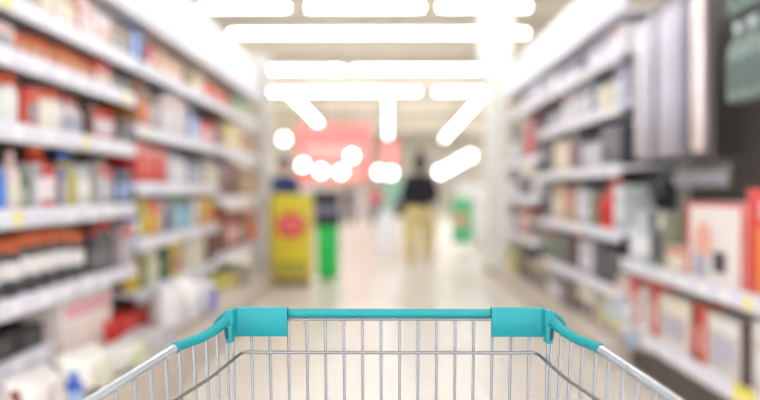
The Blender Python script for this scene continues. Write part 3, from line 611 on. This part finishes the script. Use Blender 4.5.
# corner clips
def clip(s):
    zt = at(252, 307.6, .99).z; zb = at(252, 336.0, .99).z
    base = [at(287.5, 320, .9915), at(270, 320, .9915), at(252, 320, .9915), at(240, 320, .9905), at(234, 320, .986), at(230.5, 321, .977), at(228.5, 322, .966)]
    base = smooth_path(base, 4); base = mir(base, s)
    zc = (zt+zb)/2; hh = (zt-zb)/2
    for p in base: p.z = zc
    th = .0055; r = .003
    sec = [(-th, -hh+r), (-th+r*.7, -hh), (th-r*.7, -hh), (th, -hh+r), (th, hh-r), (th-r*.7, hh), (-th+r*.7, hh), (-th, hh-r)]
    o = cpart('corner_clip', TEAL, lambda bm: tube(bm, base, 0, sec=sec), label='teal plastic corner clip')
    # top lip rolled over the rim
    def lip(bm):
        P = [Vector((p.x, p.y+.006, zt-.0078)) for p in base[:-4]]
        tube(bm, P, .0078, 10)
    b_ = cpart('clip_lip', TEAL, lip, parent=o)
    q = base[-1]; zq = at(230, 342, .97).z
    def flap(bm):
        x0 = q.x - s*.0; a_, b2 = sorted((q.x-.0032+(-s)*.001, q.x+.0032+(-s)*.001))
        a_ -= .001; b2 += .001
        bx(bm, a_, b2, .962, .982, zq, zc, bev=.0014)
    cpart('clip_flap', TEAL, flap, parent=o)
    cpart('clip_slot', mat('dark_slot', (10, 60, 68), .6), lambda bm: bx(bm, q.x-.0014-s*(-.0012), q.x+.0014-s*(-.0012), .9605, .966, zq+.005, zc-.003), parent=o)
    # loop standing out behind the corner
    c = mir([at(221.5, 320.5, .992)], s)[0]; pts = []
    for i in range(18):
        a_ = 2*PI*i/18; pts.append(c+Vector((s*(.0092*math.cos(a_)), .008*math.sin(a_), .0062*math.sin(a_)-s*s*.006*math.cos(a_))))
    cpart('clip_loop', TEAL, lambda bm: tube(bm, pts, .0025, 8, closed=True), parent=o)
for s in (-1, 1): clip(s)
# basket wires
ZB = .62
def down(p, cxs=.88):   # where a wire that starts at rim point p meets the basket floor
    yb = .93 - (1.0-p.y)*.92
    return Vector((CX+(p.x-CX)*cxs, yb, ZB))
def lerp(a, b, t_): return a+(b-a)*t_
zr = at(391, 313.5, 1).z
for i in range(19):
    px = 390.3+(i-8.5)*18.6
    p = at(px, 317, 1.0)
    if i > 17: continue
    p = Vector((p.x, 1.0, zr-.003)); d = down(p)
    cpart('front_wire', WIRE, lambda bm: tube(bm, [p, lerp(p, d, .5), d], .0019, 8))
sidepath = smooth_path([corner[3], corner[4], corner[6], corner[8]] + rail[2:], 12)
def at_y(path, y):
    for a, b in zip(path, path[1:]):
        if (a.y-y)*(b.y-y) <= 0 and a.y != b.y: return lerp(a, b, (y-a.y)/(b.y-a.y))
    return path[-1]
ys = [.970, .954, .938, .920, .900, .880, .858, .836, .812, .788] + [.788-.033*k for k in range(1, 17)]
def sdown(p): return Vector((CX+(p.x-CX)*(.86 if p.y > .9 else .86-.1*(.9-p.y)/.7), .93-(1.0-p.y)*.92, ZB))
for s in (-1, 1):
    for y in ys:
        p = at_y(sidepath, y); d = sdown(p)
        P = mir([p-Vector((0, 0, .003)), lerp(p, d, .5), d], s)
        cpart('side_wire', WIRE, lambda bm: tube(bm, P, .0019, 8))
cpart('rim_wire', WIRE, lambda bm: rod(bm, at(289, 319.6, .996), at(490, 319.6, .996), .0016, 8))
# horizontal hoops
def hoop(t_, r):
    def tr(p, f): q = lerp(p, f(p), t_); return q
    fr = [tr(Vector((at(px, 317, 1).x, 1.0, zr)), down) for px in (391, 340, 290, 262, 246)]
    sd = [lerp(at_y(sidepath, y), sdown(at_y(sidepath, y)), t_*(1+min(1, (.966-y)/.06)*.2*(t_ < .2))) for y in (.966, .94, .90, .85, .8, .75, .7, .6, .5, .4, .25)]
    fr = [Vector((p.x, p.y-.0035, p.z)) for p in fr]
    pth = smooth_path(fr[:-1]+[fr[-1]+Vector((-.003, -.001, 0))]+[sd[0]+Vector((.006, .003, .0))]+[Vector((p.x+.003, p.y, p.z)) for p in sd[1:]], 5)
    return list(reversed(pth)) + mir(pth, 1)[1:], r
for t_ in (.118, .36, .62, .999):
    P, r = hoop(t_, .0022 if t_ < .9 else .003)
    cpart('hoop_wire', WIRE, lambda bm: tube(bm, P, r, 8))
# basket floor wires, handle, chassis and wheels
def base_w(bm):
    for i in range(-8, 9):
        x = i*.0235; rod(bm, (CX+x, .925, ZB-.003), (CX+x*1.15, .22, ZB-.003), .0019)
cpart('basket_floor', WIRE, base_w)
E = mir([rail[-1]], -1)[0]; E2 = mir([rail[-1]], 1)[0]
cpart('handle_bar', TEAL, lambda bm: tube(bm, [E+Vector((0, .01, 0)), E+Vector((0, -.05, .01)), E2+Vector((0, -.05, .01)), E2+Vector((0, .01, 0))], .012, 12))
def chassis(bm):
    for x, x2 in ((E.x+.04, CX-.19), (E2.x-.04, CX+.19)):
        tube(bm, [(x, .22, E.z-.02), (x, .20, .4), (x, .24, .16), (x2, .9, .16)], .011, 8)
        rod(bm, (x2, .9, .16), (x2, .80, ZB-.006), .009); rod(bm, (x, .24, .16), (x, .24, .12), .009); rod(bm, (x2, .9, .16), (x2, .9, .12), .009)
    rod(bm, (E.x+.04, .24, .16), (E2.x-.04, .24, .16), .009); rod(bm, (CX-.19, .9, .16), (CX+.19, .9, .16), .009)
    rod(bm, (CX-.19, .80, ZB-.006), (CX+.19, .80, ZB-.006), .006); rod(bm, (E.x+.04, .21, ZB-.006), (E2.x-.04, .21, ZB-.006), .006)
cpart('chassis', STEEL, chassis)
for x, y in ((E.x+.04, .24), (E2.x-.04, .24), (CX-.19, .9), (CX+.19, .9)):
    def wh(bm):
        lathe(bm, [(.045, -.012), (.055, -.007), (.055, .007), (.045, .012)], 18)
        bmesh.ops.transform(bm, matrix=Matrix(((0, 0, 1, x), (0, 1, 0, y), (1, 0, 0, .055), (0, 0, 0, 1))), verts=bm.verts)
    wo = cpart('caster_wheel', BLACK, wh)
    cpart('caster_fork', STEEL, lambda bm: (bx(bm, x-.02, x-.016, y-.015, y+.015, .05, .12), bx(bm, x+.016, x+.02, y-.015, y+.015, .05, .12), bx(bm, x-.02, x+.02, y-.015, y+.015, .116, .122)), parent=wo)
